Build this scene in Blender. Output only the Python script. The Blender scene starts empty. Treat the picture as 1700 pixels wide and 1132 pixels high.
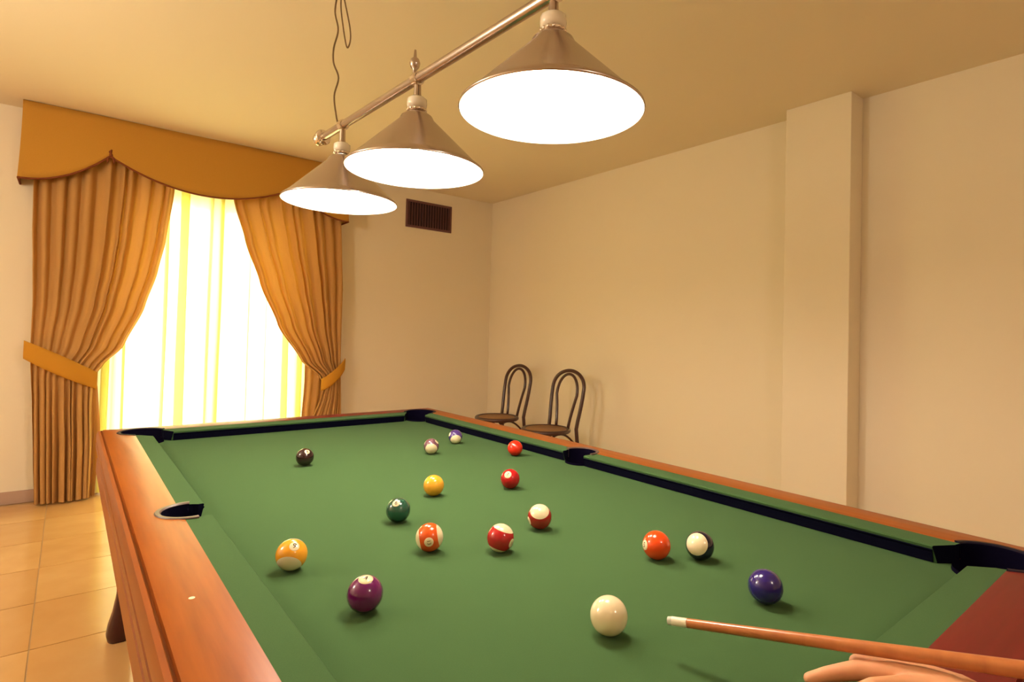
import bpy, bmesh, math, random
from math import sin, cos, pi, radians
from mathutils import Vector, Matrix, noise

random.seed(7)
S = bpy.context.scene
COL = S.collection
T = 0.78            # height of the cloth above the floor
W = 1.154           # playing width, nose to nose
L = 2.308           # playing length
CZ = 1.925 + T      # ceiling height
YW = 4.87           # inner face of the window wall
XR = 3.40           # inner face of the right wall
XL = -2.3           # left wall
YN = -3.2           # wall behind the camera

# ------------------------------------------------------------------ camera
cam_d = bpy.data.cameras.new('camera')
cam = bpy.data.objects.new('camera', cam_d)
COL.objects.link(cam)
r_, u_, f_ = Vector((0.778, -0.627, 0.026)), Vector((-0.034, -0.001, 0.999)), Vector((0.627, 0.779, 0.022))
f_.normalize(); r_ = f_.cross(u_).normalized(); u_ = r_.cross(f_).normalized()
M = Matrix((r_, u_, -f_)).transposed().to_4x4()
M.translation = Vector((-0.263, -0.312, 0.453 + T))
cam.matrix_world = M
cam_d.sensor_fit = 'HORIZONTAL'
cam_d.sensor_width = 36
cam_d.lens = 938.68 / 1700 * 36
cam_d.shift_x = (850 - 871.03) / 1700
cam_d.shift_y = (536.31 - 566) / 1700
cam_d.clip_start = 0.02
S.camera = cam

# ------------------------------------------------------------------ world, exposure
w = bpy.data.worlds.new('sky'); S.world = w; w.use_nodes = True
nt = w.node_tree; nt.nodes.clear()
wo = nt.nodes.new('ShaderNodeOutputWorld'); bg = nt.nodes.new('ShaderNodeBackground')
bg.inputs[0].default_value = (0.95, 0.97, 1.0, 1); bg.inputs[1].default_value = 7.5
nt.links.new(bg.outputs[0], wo.inputs[0])
S.view_settings.view_transform = 'Standard'
S.view_settings.look = 'None'
S.view_settings.exposure = 0.10
S.view_settings.gamma = 1.0
S.view_settings.use_curve_mapping = False

LAMP_POWER = 14.5
LAMP_COLOR = (1.0, 0.87, 0.73)
FILL_POWER = 24.0
FILL_GLOW = 31.0  # glow of the added globe at the left

def light(name, kind, loc, power, color, size, rot=None):
    d = bpy.data.lights.new(name, kind); d.energy = power; d.color = color
    if kind == 'SUN': d.angle = size
    elif kind == 'AREA': d.shape = 'DISK'; d.size = size
    else: d.shadow_soft_size = size
    o = bpy.data.objects.new(name, d); COL.objects.link(o); o.location = loc
    if rot is not None: o.rotation_euler = rot
    return o

sun = light('sun', 'SUN', (1, 8, 6), 6.0, (1.0, 0.93, 0.8), radians(1.0))
sun.rotation_euler = Vector((-0.22, -0.55, -1.0)).to_track_quat('-Z', 'Y').to_euler()

# ------------------------------------------------------------------ materials
def mat(name, color, rough=0.6, metallic=0.0, spec=0.5, coat=0.0, coat_rough=0.1, nz=None, bump=None, sheen=0.0, sss=0.0):
    """nz=(scale, second colour, amount, stretch xyz); bump=(scale, strength)"""
    m = bpy.data.materials.new(name); m.use_nodes = True
    n = m.node_tree; b = n.nodes['Principled BSDF']
    b.inputs['Base Color'].default_value = (*color, 1)
    b.inputs['Roughness'].default_value = rough
    b.inputs['Metallic'].default_value = metallic
    b.inputs['Specular IOR Level'].default_value = spec
    b.inputs['Coat Weight'].default_value = coat
    b.inputs['Coat Roughness'].default_value = coat_rough
    b.inputs['Sheen Weight'].default_value = sheen
    if sss:
        b.inputs['Subsurface Weight'].default_value = sss
        b.inputs['Subsurface Radius'].default_value = (0.012, 0.004, 0.002)
        b.inputs['Subsurface Scale'].default_value = 0.5
    tc = n.nodes.new('ShaderNodeTexCoord')
    if nz:
        mp = n.nodes.new('ShaderNodeMapping'); mp.inputs['Scale'].default_value = nz[3]
        no = n.nodes.new('ShaderNodeTexNoise'); no.inputs['Scale'].default_value = nz[0]; no.inputs['Detail'].default_value = 6
        mx = n.nodes.new('ShaderNodeMix'); mx.data_type = 'RGBA'
        mx.inputs[6].default_value = (*color, 1); mx.inputs[7].default_value = (*nz[1], 1)
        rg = n.nodes.new('ShaderNodeMapRange'); rg.inputs[1].default_value = 0.3; rg.inputs[2].default_value = 0.7
        rg.inputs[4].default_value = nz[2]
        n.links.new(tc.outputs['Object'], mp.inputs[0]); n.links.new(mp.outputs[0], no.inputs[0])
        n.links.new(no.outputs[0], rg.inputs[0]); n.links.new(rg.outputs[0], mx.inputs[0])
        n.links.new(mx.outputs[2], b.inputs['Base Color'])
    if bump:
        n2 = n.nodes.new('ShaderNodeTexNoise'); n2.inputs['Scale'].default_value = bump[0]; n2.inputs['Detail'].default_value = 4
        bp = n.nodes.new('ShaderNodeBump'); bp.inputs['Strength'].default_value = bump[1]; bp.inputs['Distance'].default_value = 0.002
        n.links.new(tc.outputs['Object'], n2.inputs[0]); n.links.new(n2.outputs[0], bp.inputs['Height'])
        n.links.new(bp.outputs[0], b.inputs['Normal'])
    return m

def emis(name, color, strength):
    m = bpy.data.materials.new(name); m.use_nodes = True
    b = m.node_tree.nodes['Principled BSDF']
    b.inputs['Base Color'].default_value = (*color, 1)
    b.inputs['Emission Color'].default_value = (*color, 1)
    b.inputs['Emission Strength'].default_value = strength
    return m

def fabric(name, color, trans, amount, c2=None, clear=0.0):
    m = bpy.data.materials.new(name); m.use_nodes = True
    n = m.node_tree; b = n.nodes['Principled BSDF']; out = n.nodes['Material Output']
    b.inputs['Base Color'].default_value = (*color, 1); b.inputs['Roughness'].default_value = 0.85
    b.inputs['Specular IOR Level'].default_value = 0.2
    tc = n.nodes.new('ShaderNodeTexCoord')
    if c2:
        wv = n.nodes.new('ShaderNodeTexNoise'); wv.inputs['Scale'].default_value = 220; wv.inputs['Detail'].default_value = 2
        mx = n.nodes.new('ShaderNodeMix'); mx.data_type = 'RGBA'; mx.inputs[6].default_value = (*color, 1); mx.inputs[7].default_value = (*c2, 1)
        n.links.new(tc.outputs['Object'], wv.inputs[0]); n.links.new(wv.outputs[0], mx.inputs[0]); n.links.new(mx.outputs[2], b.inputs['Base Color'])
    t = n.nodes.new('ShaderNodeBsdfTranslucent'); t.inputs[0].default_value = (*trans, 1)
    ms = n.nodes.new('ShaderNodeMixShader'); ms.inputs[0].default_value = amount
    n.links.new(b.outputs[0], ms.inputs[1]); n.links.new(t.outputs[0], ms.inputs[2])
    last = ms
    if clear:
        tr = n.nodes.new('ShaderNodeBsdfTransparent'); ms2 = n.nodes.new('ShaderNodeMixShader'); ms2.inputs[0].default_value = clear
        n.links.new(ms.outputs[0], ms2.inputs[1]); n.links.new(tr.outputs[0], ms2.inputs[2]); last = ms2
    n.links.new(last.outputs[0], out.inputs[0])
    return m

M_WALL = mat('wall_paint', (0.885, 0.78, 0.60), 0.9, spec=0.2, nz=(1.3, (0.865, 0.755, 0.575), 0.6, (1, 1, 1)), bump=(60, 0.05))
M_CEIL = mat('ceiling_paint', (0.885, 0.775, 0.585), 0.9, spec=0.2, bump=(50, 0.04))
M_BASE = mat('baseboard_paint', (0.50, 0.33, 0.25), 0.5)
M_TILE = [mat('floor_tile_%s' % k, c, 0.15, nz=(5, c2, 0.7, (1, 1.5, 1)), spec=0.5) for k, c, c2 in
          (('a', (0.72, 0.43, 0.18), (0.60, 0.33, 0.12)), ('b', (0.66, 0.38, 0.15), (0.74, 0.46, 0.20)), ('c', (0.62, 0.34, 0.13), (0.68, 0.40, 0.17)))]
M_GROUT = mat('grout', (0.46, 0.29, 0.14), 0.9)
M_CLOTH = mat('green_cloth', (0.049, 0.104, 0.034), 0.95, spec=0.08, nz=(700, (0.041, 0.090, 0.029), 0.8, (1, 1, 1)), bump=(1500, 0.15), sheen=0.04)
M_WOOD = mat('honey_wood', (0.31, 0.072, 0.005), 0.36, nz=(9, (0.21, 0.044, 0.003), 0.75, (9, 0.6, 4)), coat=0.08, coat_rough=0.25, spec=0.25)
M_WOODX = mat('red_wood', (0.15, 0.010, 0.010), 0.38, nz=(9, (0.11, 0.007, 0.007), 0.75, (0.6, 9, 4)), coat=0.05, coat_rough=0.35, spec=0.2)
M_MAHO = mat('dark_mahogany', (0.055, 0.006, 0.012), 0.35, nz=(8, (0.03, 0.003, 0.006), 0.7, (5, 5, 0.6)), coat=0.3)
M_BLACK = mat('black_plastic', (0.005, 0.003, 0.012), 0.5, spec=0.2)
M_FACE = mat('cushion_face_dark', (0.002, 0.002, 0.010), 0.9, spec=0.05)
M_NET = mat('pocket_lining', (0.003, 0.002, 0.010), 0.95, spec=0.03)
M_RIM = mat('pocket_rim_plastic', (0.11, 0.065, 0.055), 0.4)
M_CURT = fabric('ochre_curtain_fabric', (0.60, 0.34, 0.13), (0.90, 0.40, 0.06), 0.12, c2=(0.52, 0.28, 0.09))
M_VAL = fabric('ochre_valance_fabric', (0.58, 0.29, 0.045), (0.8, 0.3, 0.02), 0.03, c2=(0.52, 0.25, 0.035))
M_TIE = fabric('ochre_tieback_fabric', (0.62, 0.29, 0.03), (0.9, 0.4, 0.02), 0.08)
M_PIPE = fabric('rust_piping', (0.22, 0.06, 0.02), (0.4, 0.1, 0.02), 0.02)
M_SHEER = fabric('yellow_sheer', (0.9, 0.86, 0.55), (0.98, 0.93, 0.42), 0.75, clear=0.06)
M_METAL = mat('brushed_nickel', (0.52, 0.44, 0.40), 0.26, metallic=1.0)
M_CHROME = mat('chrome', (0.80, 0.72, 0.64), 0.12, metallic=1.0)
M_SHADEIN = mat('white_enamel', (0.92, 0.90, 0.84), 0.6)
M_CORD = mat('brown_cord', (0.20, 0.12, 0.05), 0.6)
M_PORC = mat('white_socket', (0.95, 0.88, 0.78), 0.25, coat=0.5)
M_VENT = mat('brown_grille', (0.15, 0.062, 0.062), 0.6)
M_VENTD = mat('grille_cavity', (0.03, 0.012, 0.014), 0.9)
M_CHAIR = mat('bentwood', (0.065, 0.020, 0.017), 0.35, nz=(10, (0.05, 0.015, 0.012), 0.7, (1, 1, 5)), coat=0.3)
M_CANE = mat('tan_seat', (0.38, 0.20, 0.09), 0.6, nz=(60, (0.28, 0.14, 0.06), 0.8, (1, 1, 1)))
M_IVORY = mat('ivory_resin', (0.86, 0.72, 0.47), 0.12, coat=0.4, coat_rough=0.03)
M_NUM = mat('number_ink', (0.02, 0.008, 0.008), 0.85, spec=0.05)
M_SKIN = mat('skin', (0.68, 0.33, 0.17), 0.5, nz=(35, (0.62, 0.26, 0.13), 0.7, (1, 1, 1)), bump=(120, 0.12), sss=0.15)
M_NAIL = mat('fingernail', (0.80, 0.48, 0.34), 0.25)
M_SLEEVE = fabric('burgundy_sleeve', (0.09, 0.01, 0.03), (0.1, 0.01, 0.02), 0.02)
M_CUEW = mat('cue_maple', (0.50, 0.17, 0.05), 0.3, nz=(6, (0.38, 0.11, 0.035), 0.7, (12, 12, 0.7)), coat=0.5, coat_rough=0.1)
M_CUEB = mat('cue_butt_wood', (0.16, 0.02, 0.012), 0.3, coat=0.5)
M_FERR = mat('cue_ferrule', (0.80, 0.72, 0.55), 0.3)
M_TIP = mat('cue_tip_leather', (0.55, 0.55, 0.45), 0.9)
M_ALU = mat('white_window_frame', (0.8, 0.78, 0.72), 0.4)
M_TERR = mat('terrace_tile', (0.75, 0.68, 0.58), 0.8)
M_FIX = emis('fill_diffuser', (1.0, 0.84, 0.60), 3.0)  # glow of the added fill fitting behind the camera
M_BULB = emis('lit_bulb', (1.0, 0.92, 0.74), 18.0)
M_GLASS = bpy.data.materials.new('window_glass'); M_GLASS.use_nodes = True
_n = M_GLASS.node_tree; _g = _n.nodes.new('ShaderNodeBsdfTransparent'); _gl = _n.nodes.new('ShaderNodeBsdfGlossy'); _gl.inputs[1].default_value = 0.02
_mx = _n.nodes.new('ShaderNodeMixShader'); _mx.inputs[0].default_value = 0.06
_n.links.new(_g.outputs[0], _mx.inputs[1]); _n.links.new(_gl.outputs[0], _mx.inputs[2]); _n.links.new(_mx.outputs[0], _n.nodes['Material Output'].inputs[0])

# ------------------------------------------------------------------ helpers
def root_loc(o):
    v = Vector(o.location)
    while o.parent: o = o.parent; v += Vector(o.location)
    return v

def obj(name, bm, m, parent=None, smooth=False, loc=None, angle=None):
    """link a bmesh (world coordinates) as ONE mesh object; loc = its origin"""
    o = bpy.data.objects.new(name, bpy.data.meshes.new(name)); COL.objects.link(o)
    base = Vector((0, 0, 0))
    if parent is not None: o.parent = parent; base = root_loc(parent)
    org = Vector(loc) if loc is not None else base
    bmesh.ops.transform(bm, matrix=Matrix.Translation(-org), verts=bm.verts)
    bmesh.ops.recalc_face_normals(bm, faces=bm.faces)
    bm.to_mesh(o.data); bm.free()
    o.location = org - base
    for mm in (m if isinstance(m, (list, tuple)) else [m]): o.data.materials.append(mm)
    if smooth:
        for p in o.data.polygons: p.use_smooth = True
        if angle:
            o.data.set_sharp_from_angle(angle=radians(angle))
    return o

def tag(o, label=None, cat=None, group=None, kind=None):
    if label: o['label'] = label
    if cat: o['category'] = cat
    if group: o['group'] = group
    if kind: o['kind'] = kind
    return o

def thing(name, label, cat, loc=(0, 0, 0), group=None):
    o = bpy.data.objects.new(name, None); COL.objects.link(o); o.location = loc; o.empty_display_size = 0.05
    return tag(o, label, cat, group)

def BM(): return bmesh.new()

def box(bm, x0, x1, y0, y1, z0, z1, bev=0.0):
    g = bmesh.ops.create_cube(bm, size=1.0)
    vs = g['verts']
    bmesh.ops.scale(bm, vec=(x1 - x0, y1 - y0, z1 - z0), verts=vs)
    bmesh.ops.translate(bm, vec=((x0 + x1) / 2, (y0 + y1) / 2, (z0 + z1) / 2), verts=vs)
    if bev:
        es = list({e for v in vs for e in v.link_edges})
        bmesh.ops.bevel(bm, geom=es, offset=bev, segments=2, affect='EDGES', profile=0.6)
    return bm

def frames(pts, closed=False):
    n = len(pts); ts = []
    for i in range(n):
        a = pts[(i - 1) % n] if (closed or i > 0) else pts[i]
        b = pts[(i + 1) % n] if (closed or i < n - 1) else pts[i]
        ts.append((b - a).normalized())
    up = Vector((0, 0, 1)) if abs(ts[0].z) < 0.9 else Vector((1, 0, 0))
    nrm = ts[0].cross(up).normalized(); out = []
    for t in ts:
        nrm = (nrm - t * nrm.dot(t)).normalized()
        out.append((t, nrm, t.cross(nrm).normalized()))
    return out

def tube(bm, pts, r, seg=10, closed=False, caps=True, flat=1.0):
    pts = [Vector(p) for p in pts]; fr = frames(pts, closed); rings = []
    for i, p in enumerate(pts):
        rr = r[i] if isinstance(r, (list, tuple)) else r
        _, a, b = fr[i]
        rings.append([bm.verts.new(p + a * (cos(2 * pi * k / seg) * rr) + b * (sin(2 * pi * k / seg) * rr * flat)) for k in range(seg)])
    m = len(rings)
    for i in range(m if closed else m - 1):
        A, B = rings[i], rings[(i + 1) % m]
        for k in range(seg): bm.faces.new((A[k], A[(k + 1) % seg], B[(k + 1) % seg], B[k]))
    if caps and not closed:
        bm.faces.new(list(reversed(rings[0]))); bm.faces.new(rings[-1])
    return bm

def lathe(bm, prof, c=(0, 0, 0), seg=40, axis=Vector((0, 0, 1)), close_ends=True, mi=None):
    """prof = [(radius, height)...] around axis through c"""
    q = Vector((0, 0, 1)).rotation_difference(Vector(axis).normalized()); c = Vector(c); rings = []
    for (r, h) in prof:
        if r < 1e-6: rings.append([bm.verts.new(c + q @ Vector((0, 0, h)))])
        else: rings.append([bm.verts.new(c + q @ Vector((r * cos(2 * pi * k / seg), r * sin(2 * pi * k / seg), h))) for k in range(seg)])
    for i in range(len(rings) - 1):
        A, B = rings[i], rings[i + 1]
        for k in range(seg):
            k2 = (k + 1) % seg
            if len(A) == 1 and len(B) == 1: continue
            if len(A) == 1: f = bm.faces.new((A[0], B[k], B[k2]))
            elif len(B) == 1: f = bm.faces.new((A[k], A[k2], B[0]))
            else: f = bm.faces.new((A[k], A[k2], B[k2], B[k]))
            if mi: f.material_index = mi[i]
    if close_ends:
        for R in (rings[0], rings[-1]):
            if len(R) > 1: bm.faces.new(R)
    return bm

def prism(bm, profs):
    """loft between equal-length closed polygons, capped"""
    rings = [[bm.verts.new(Vector(p)) for p in pr] for pr in profs]; n = len(rings[0])
    for i in range(len(rings) - 1):
        for k in range(n): bm.faces.new((rings[i][k], rings[i][(k + 1) % n], rings[i + 1][(k + 1) % n], rings[i + 1][k]))
    bm.faces.new(list(reversed(rings[0]))); bm.faces.new(rings[-1])
    return bm

def carve(o, cutters):
    """boolean-difference vertical cylinders (x, y, r, z0, z1) out of o, world coordinates, and bake the mesh"""
    tmp = []
    for (x, y, r, z0, z1) in cutters:
        b = BM(); lathe(b, [(r, z0), (r, z1)], (x, y, 0), 48)
        bmesh.ops.recalc_face_normals(b, faces=b.faces)
        me = bpy.data.meshes.new('cut'); b.to_mesh(me); b.free()
        c = bpy.data.objects.new('cut', me); COL.objects.link(c); tmp.append(c)
        md = o.modifiers.new('b', 'BOOLEAN'); md.operation = 'DIFFERENCE'; md.object = c; md.solver = 'EXACT'
    dg = bpy.context.evaluated_depsgraph_get(); dg.update()
    me = bpy.data.meshes.new_from_object(o.evaluated_get(dg))
    o.modifiers.clear(); o.data = me
    for c in tmp: bpy.data.objects.remove(c, do_unlink=True)

def struct(name, bm, m, parent=None, **k):
    o = obj(name, bm, m, parent, **k)
    if parent is None: o['kind'] = 'structure'
    return o

# ------------------------------------------------------------------ the room
# floor: slab of grout with ceramic tiles
fl = struct('floor', box(BM(), XL, XR + 0.2, YN, YW + 0.05, -0.10, -0.002), M_GROUT)
TS, GP = 0.46, 0.005
tile_mesh = {}
def tile_data(mi):
    if mi not in tile_mesh:
        b = BM(); box(b, -TS / 2 + GP / 2, TS / 2 - GP / 2, -TS / 2 + GP / 2, TS / 2 - GP / 2, -0.008, 0.0)
        me = bpy.data.meshes.new('tile'); b.to_mesh(me); b.free(); me.materials.append(M_TILE[mi]); tile_mesh[mi] = me
    return tile_mesh[mi]
ox, oy = -0.34, 3.90
for i in range(-5, 9):
    for j in range(-15, 3):
        cx, cy = ox + (i + 0.5) * TS, oy + (j - 0.5) * TS
        if cx < XL - 0.1 or cx > XR or cy < YN or cy > YW: continue
        t = bpy.data.objects.new('tile', tile_data(random.choice((0, 0, 1, 2)))); COL.objects.link(t)
        t.parent = fl; t.location = (cx, cy, 0.0)
        t.rotation_euler.z = random.choice((0, pi / 2, pi, -pi / 2))

struct('ceiling', box(BM(), XL - 0.2, XR + 0.3, YN - 0.2, YW + 0.2, CZ, CZ + 0.12), M_CEIL)
struct('wall_left', box(BM(), XL - 0.2, XL, YN - 0.2, YW + 0.2, -0.1, CZ), M_WALL)
struct('wall_near', box(BM(), XL, XR + 0.1, YN - 0.2, YN, -0.1, CZ), M_WALL)
# right wall with the pier that stands proud of it
struct('wall_right', box(BM(), XR, XR + 0.2, YN - 0.2, YW + 0.2, -0.1, CZ), M_WALL)
struct('trim_1', box(BM(), 3.235, XR, 1.055, 1.44, -0.002, CZ, 0.004), M_WALL)
# far wall with the balcony door opening
OX0, OX1, OZ = -0.06, 1.42, 2.32
b = BM()
box(b, XL, OX0, YW, YW + 0.2, -0.1, CZ); box(b, OX1, XR, YW, YW + 0.2, -0.1, CZ); box(b, OX0, OX1, YW, YW + 0.2, OZ, CZ)
struct('wall_far', b, M_WALL)
b = BM(); box(b, XL, OX0, YW - 0.014, YW - 0.0002, 0.0, 0.085, 0.003)
struct('baseboard_far', b, M_BASE)
b = BM(); box(b, OX1, XR, YW - 0.014, YW - 0.0002, 0.0, 0.085, 0.003)
struct('baseboard_far.001', b, M_BASE)
struct('baseboard_right', box(BM(), XR - 0.014, XR - 0.0002, 1.44, YW - 0.015, 0.0, 0.085, 0.003), M_BASE)
struct('baseboard_right.001', box(BM(), XR - 0.014, XR - 0.0002, YN, 1.055, 0.0, 0.085, 0.003), M_BASE)
# glazed balcony door
wd = thing('window_1', None, None, ((OX0 + OX1) / 2, YW + 0.1, 0)); wd['kind'] = 'structure'
b = BM(); fy0, fy1 = YW + 0.06, YW + 0.13
box(b, OX0, OX0 + 0.06, fy0, fy1, 0, OZ); box(b, OX1 - 0.06, OX1, fy0, fy1, 0, OZ); box(b, OX0 + 0.06, OX1 - 0.06, fy0, fy1, OZ - 0.06, OZ)
obj('window_frame', b, M_ALU, wd)
xm = (OX0 + OX1) / 2
for x0, x1 in ((OX0 + 0.06, xm), (xm, OX1 - 0.06)):
    b = BM(); s = 0.05
    box(b, x0, x0 + s, fy0 + 0.01, fy1 - 0.01, 0.02, OZ - 0.06); box(b, x1 - s, x1, fy0 + 0.01, fy1 - 0.01, 0.02, OZ - 0.06)
    box(b, x0 + s, x1 - s, fy0 + 0.01, fy1 - 0.01, 0.02, 0.12); box(b, x0 + s, x1 - s, fy0 + 0.01, fy1 - 0.01, OZ - 0.12, OZ - 0.06)
    lf = obj('door_leaf', b, M_ALU, wd)
    obj('glass_pane', box(BM(), x0 + s, x1 - s, fy0 + 0.03, fy0 + 0.036, 0.12, OZ - 0.12), M_GLASS, lf)
struct('floor_terrace', box(BM(), -2.5, 4.0, YW + 0.2, YW + 3.2, -0.14, -0.02), M_TERR)

# return air grille high on the far wall
vt = thing('wall_vent', 'brown air grille with upright slats high on the far wall', 'vent', (2.59, YW, 1.66 + T))
vx0, vx1, vz0, vz1 = 2.335, 2.865, 1.520 + T, 1.800 + T
b = BM(); e = 0.022
box(b, vx0, vx1, YW - 0.012, YW - 0.0005, vz1 - e, vz1); box(b, vx0, vx1, YW - 0.012, YW - 0.0005, vz0, vz0 + e)
box(b, vx0, vx0 + e, YW - 0.012, YW - 0.0005, vz0 + e, vz1 - e); box(b, vx1 - e, vx1, YW - 0.012, YW - 0.0005, vz0 + e, vz1 - e)
obj('frame', b, M_VENT, vt)
obj('backing', box(BM(), vx0 + e, vx1 - e, YW - 0.003, YW - 0.0005, vz0 + e, vz1 - e), M_VENTD, vt)
n = 16; step = (vx1 - vx0 - 2 * e) / n
for k in range(n):
    cx = vx0 + e + (k + 0.5) * step
    b = BM(); box(b, -0.009, 0.009, -0.0013, 0.0013, vz0 + e, vz1 - e)
    bmesh.ops.rotate(b, matrix=Matrix.Rotation(radians(35), 3, 'Z'), verts=b.verts)
    bmesh.ops.translate(b, vec=(cx, YW - 0.0092, 0), verts=b.verts)
    obj('slat', b, M_VENT, vt)

# ------------------------------------------------------------------ curtains
def lerp_tab(tab, z):
    tab = sorted(tab)
    if z <= tab[0][0]: return tab[0][1:]
    for a, c in zip(tab, tab[1:]):
        if z <= c[0]:
            t = (z - a[0]) / (c[0] - a[0]); t = t * t * (3 - 2 * t) * 0.35 + t * 0.65
            return tuple(p + (q - p) * t for p, q in zip(a[1:], c[1:]))
    return tab[-1][1:]

def curtain(tab, y0, folds, seed, parent, nu=240, nv=90, inner=1, tie=(0.12, 0.34)):
    """tab rows: (z, x_left, x_right, fold depth) with z above the cloth"""
    rnd = random.Random(seed); ph = [rnd.uniform(-0.35, 0.35) for _ in range(folds + 2)]; am = [rnd.uniform(0.6, 1.15) for _ in range(folds + 2)]
    b = BM(); grid = []
    z0, z1 = tab[0][0], tab[-1][0]
    for j in range(nv + 1):
        z = z0 + (z1 - z0) * j / nv
        row = []
        for i in range(nu + 1):
            u = i / nu
            # the tie sits higher on the outer side, lower on the inner side
            uo = u if inner > 0 else 1 - u
            zt = tie[1] + (tie[0] - tie[1]) * uo
            xl, xr, dp = lerp_tab(tab, z)
            _, _, dt = lerp_tab(tab, z + (0.23 - zt) * 0.9)
            q = u * folds; k = int(min(q, folds - 1e-6))
            a = am[k] * (1 - (q - k)) + am[k + 1] * (q - k)
            s = sin(2 * pi * (q + ph[k] * (1 - (q - k)) + ph[k + 1] * (q - k) + 0.13 * sin(z * 2.1 + seed)))
            s = math.copysign(abs(s) ** 0.8, s)
            x = xl + (xr - xl) * u + cos(2 * pi * q) * dt * 0.22
            y = y0 + s * a * dt - 0.02 * sin(u * pi) + 0.006 * noise.noise(Vector((u * 9, z * 1.3, seed)))
            row.append(b.verts.new((x, y, z + T)))
        grid.append(row)
    for j in range(nv):
        for i in range(nu): b.faces.new((grid[j][i], grid[j][i + 1], grid[j + 1][i + 1], grid[j + 1][i]))
    return obj('drape', b, M_CURT, parent, smooth=True)

F0 = -T + 0.012
left = thing('curtain', 'left ochre curtain, tied back, wide swag hanging to the tiles', 'curtain', (-0.25, 4.74, 0), 'ochre curtains at the window')
tabL = [(F0, -0.415, -0.10, 0.034), (-0.45, -0.43, -0.10, 0.030), (-0.10, -0.445, -0.115, 0.022), (0.08, -0.455, -0.115, 0.015),
        (0.16, -0.46, -0.070, 0.013), (0.30, -0.465, 0.050, 0.016), (0.59, -0.465, 0.168, 0.022), (0.866, -0.475, 0.241, 0.026),
        (1.10, -0.485, 0.283, 0.029), (1.47, -0.49, 0.325, 0.031), (1.80, -0.49, 0.345, 0.031)]
curtain(tabL, 4.735, 10, 3, left, inner=1)
right = thing('curtain', 'right ochre curtain, tied back close to its edge beside the bare wall', 'curtain', (1.55, 4.74, 0), 'ochre curtains at the window')
tabR = [(F0, 1.39, 1.69, 0.030), (-0.35, 1.41, 1.685, 0.026), (-0.15, 1.49, 1.68, 0.018), (-0.03, 1.515, 1.675, 0.013),
        (0.05, 1.47, 1.67, 0.013), (0.18, 1.313, 1.665, 0.017), (0.487, 1.104, 1.66, 0.022), (0.83, 0.95, 1.655, 0.026),
        (1.17, 0.825, 1.635, 0.027), (1.47, 0.735, 1.615, 0.027), (1.80, 0.66, 1.61, 0.025)]
curtain(tabR, 4.735, 10, 8, right, inner=-1, tie=(-0.02, 0.20))
curtain([(F0, 1.335, 1.52, 0.02), (-0.3, 1.345, 1.53, 0.02), (0.0, 1.36, 1.56, 0.018), (0.16, 1.36, 1.58, 0.012), (0.28, 1.40, 1.60, 0.008)], 4.785, 3, 5, right, nu=60, nv=30)
curtain([(F0, -0.20, -0.085, 0.018), (-0.3, -0.19, -0.068, 0.018), (0.0, -0.19, -0.09, 0.012), (0.12, -0.19, -0.12, 0.008)], 4.785, 3, 6, left, nu=60, nv=30)
# sloping bands that hold them back
def band(path, hgt, y0, bulge, parent):
    """path (x, z centre) across the drape; a closed sleeve of cloth bulging toward the room, returning behind"""
    b = BM(); n = len(path); rows = []
    for i, (x, z) in enumerate(path):
        t = i / (n - 1); yy = y0 - bulge * sin(pi * min(1, max(0, t * 0.92 + 0.04))) ** 0.5
        h = hgt * (0.86 + 0.14 * sin(pi * t))
        ring = []
        for k in range(7):
            v = k / 6 - 0.5
            ring.append(b.verts.new((x, yy - 0.006 * cos(pi * v) + 0.003 * sin(9 * t + 5 * v), z + v * h + T)))
        for k in range(6, -1, -1):
            v = k / 6 - 0.5
            ring.append(b.verts.new((x, yy + 0.006, z + v * h + T)))
        rows.append(ring)
    for i in range(n - 1):
        m_ = len(rows[0])
        for k in range(m_): b.faces.new((rows[i][k], rows[i][(k + 1) % m_], rows[i + 1][(k + 1) % m_], rows[i + 1][k]))
    b.faces.new(rows[0]); b.faces.new(rows[-1])
    return obj('tieback', b, M_TIE, parent, smooth=True)
def qb(p0, p1, p2, n=24):
    return [((1 - t) ** 2 * p0[0] + 2 * t * (1 - t) * p1[0] + t * t * p2[0], (1 - t) ** 2 * p0[1] + 2 * t * (1 - t) * p1[1] + t * t * p2[1]) for t in [i / n for i in range(n + 1)]]
band(qb((-0.495, 0.275), (-0.34, 0.185), (-0.095, 0.055)), 0.14, 4.73, 0.060, left)
band(qb((1.490, -0.030), (1.60, 0.03), (1.700, 0.155)), 0.12, 4.73, 0.050, right)

# scalloped valance with returns and rust piping
vl = thing('valance', 'scalloped ochre fabric valance with dark piping above both curtains', 'valance', (0.55, 4.70, CZ - 0.3))
def val_bottom(x):
    a, p1, p2, c = -0.545, -0.074, 1.175, 1.645
    if x < p1:
        t = (x - a) / (p1 - a); return 1.400 + 0.245 * t ** 2.0
    if x > p2:
        t = (c - x) / (c - p2); return 1.430 + 0.21 * t ** 2.0
    t = (x - p1) / (p2 - p1); return 1.640 - 0.175 * (1 - abs(2 * t - 1) ** 2.0) ** 0.95
b = BM(); nx, nz = 120, 10; gf = []; edge = []
xs = [-0.545 + (1.645 + 0.545) * i / nx for i in range(nx + 1)]
ztop = CZ - T - 0.004
for x in xs:
    zb = val_bottom(x); col = []
    tt = (x + 0.545) / 2.19
    for j in range(nz + 1):
        v = j / nz; z = zb + (ztop - zb) * v
        flare = (1 - v) ** 2 * 0.02
        xx = x + (0.5 - tt) * -2 * flare * 0.6 * (abs(2 * tt - 1) ** 6)
        col.append(b.verts.new((xx, 4.655 - flare + 0.003 * sin(x * 7 + z * 3), z + T)))
    gf.append(col); edge.append(col[0].co.copy())
for i in range(nx):
    for j in range(nz): b.faces.new((gf[i][j], gf[i][j + 1], gf[i + 1][j + 1], gf[i + 1][j]))
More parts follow.
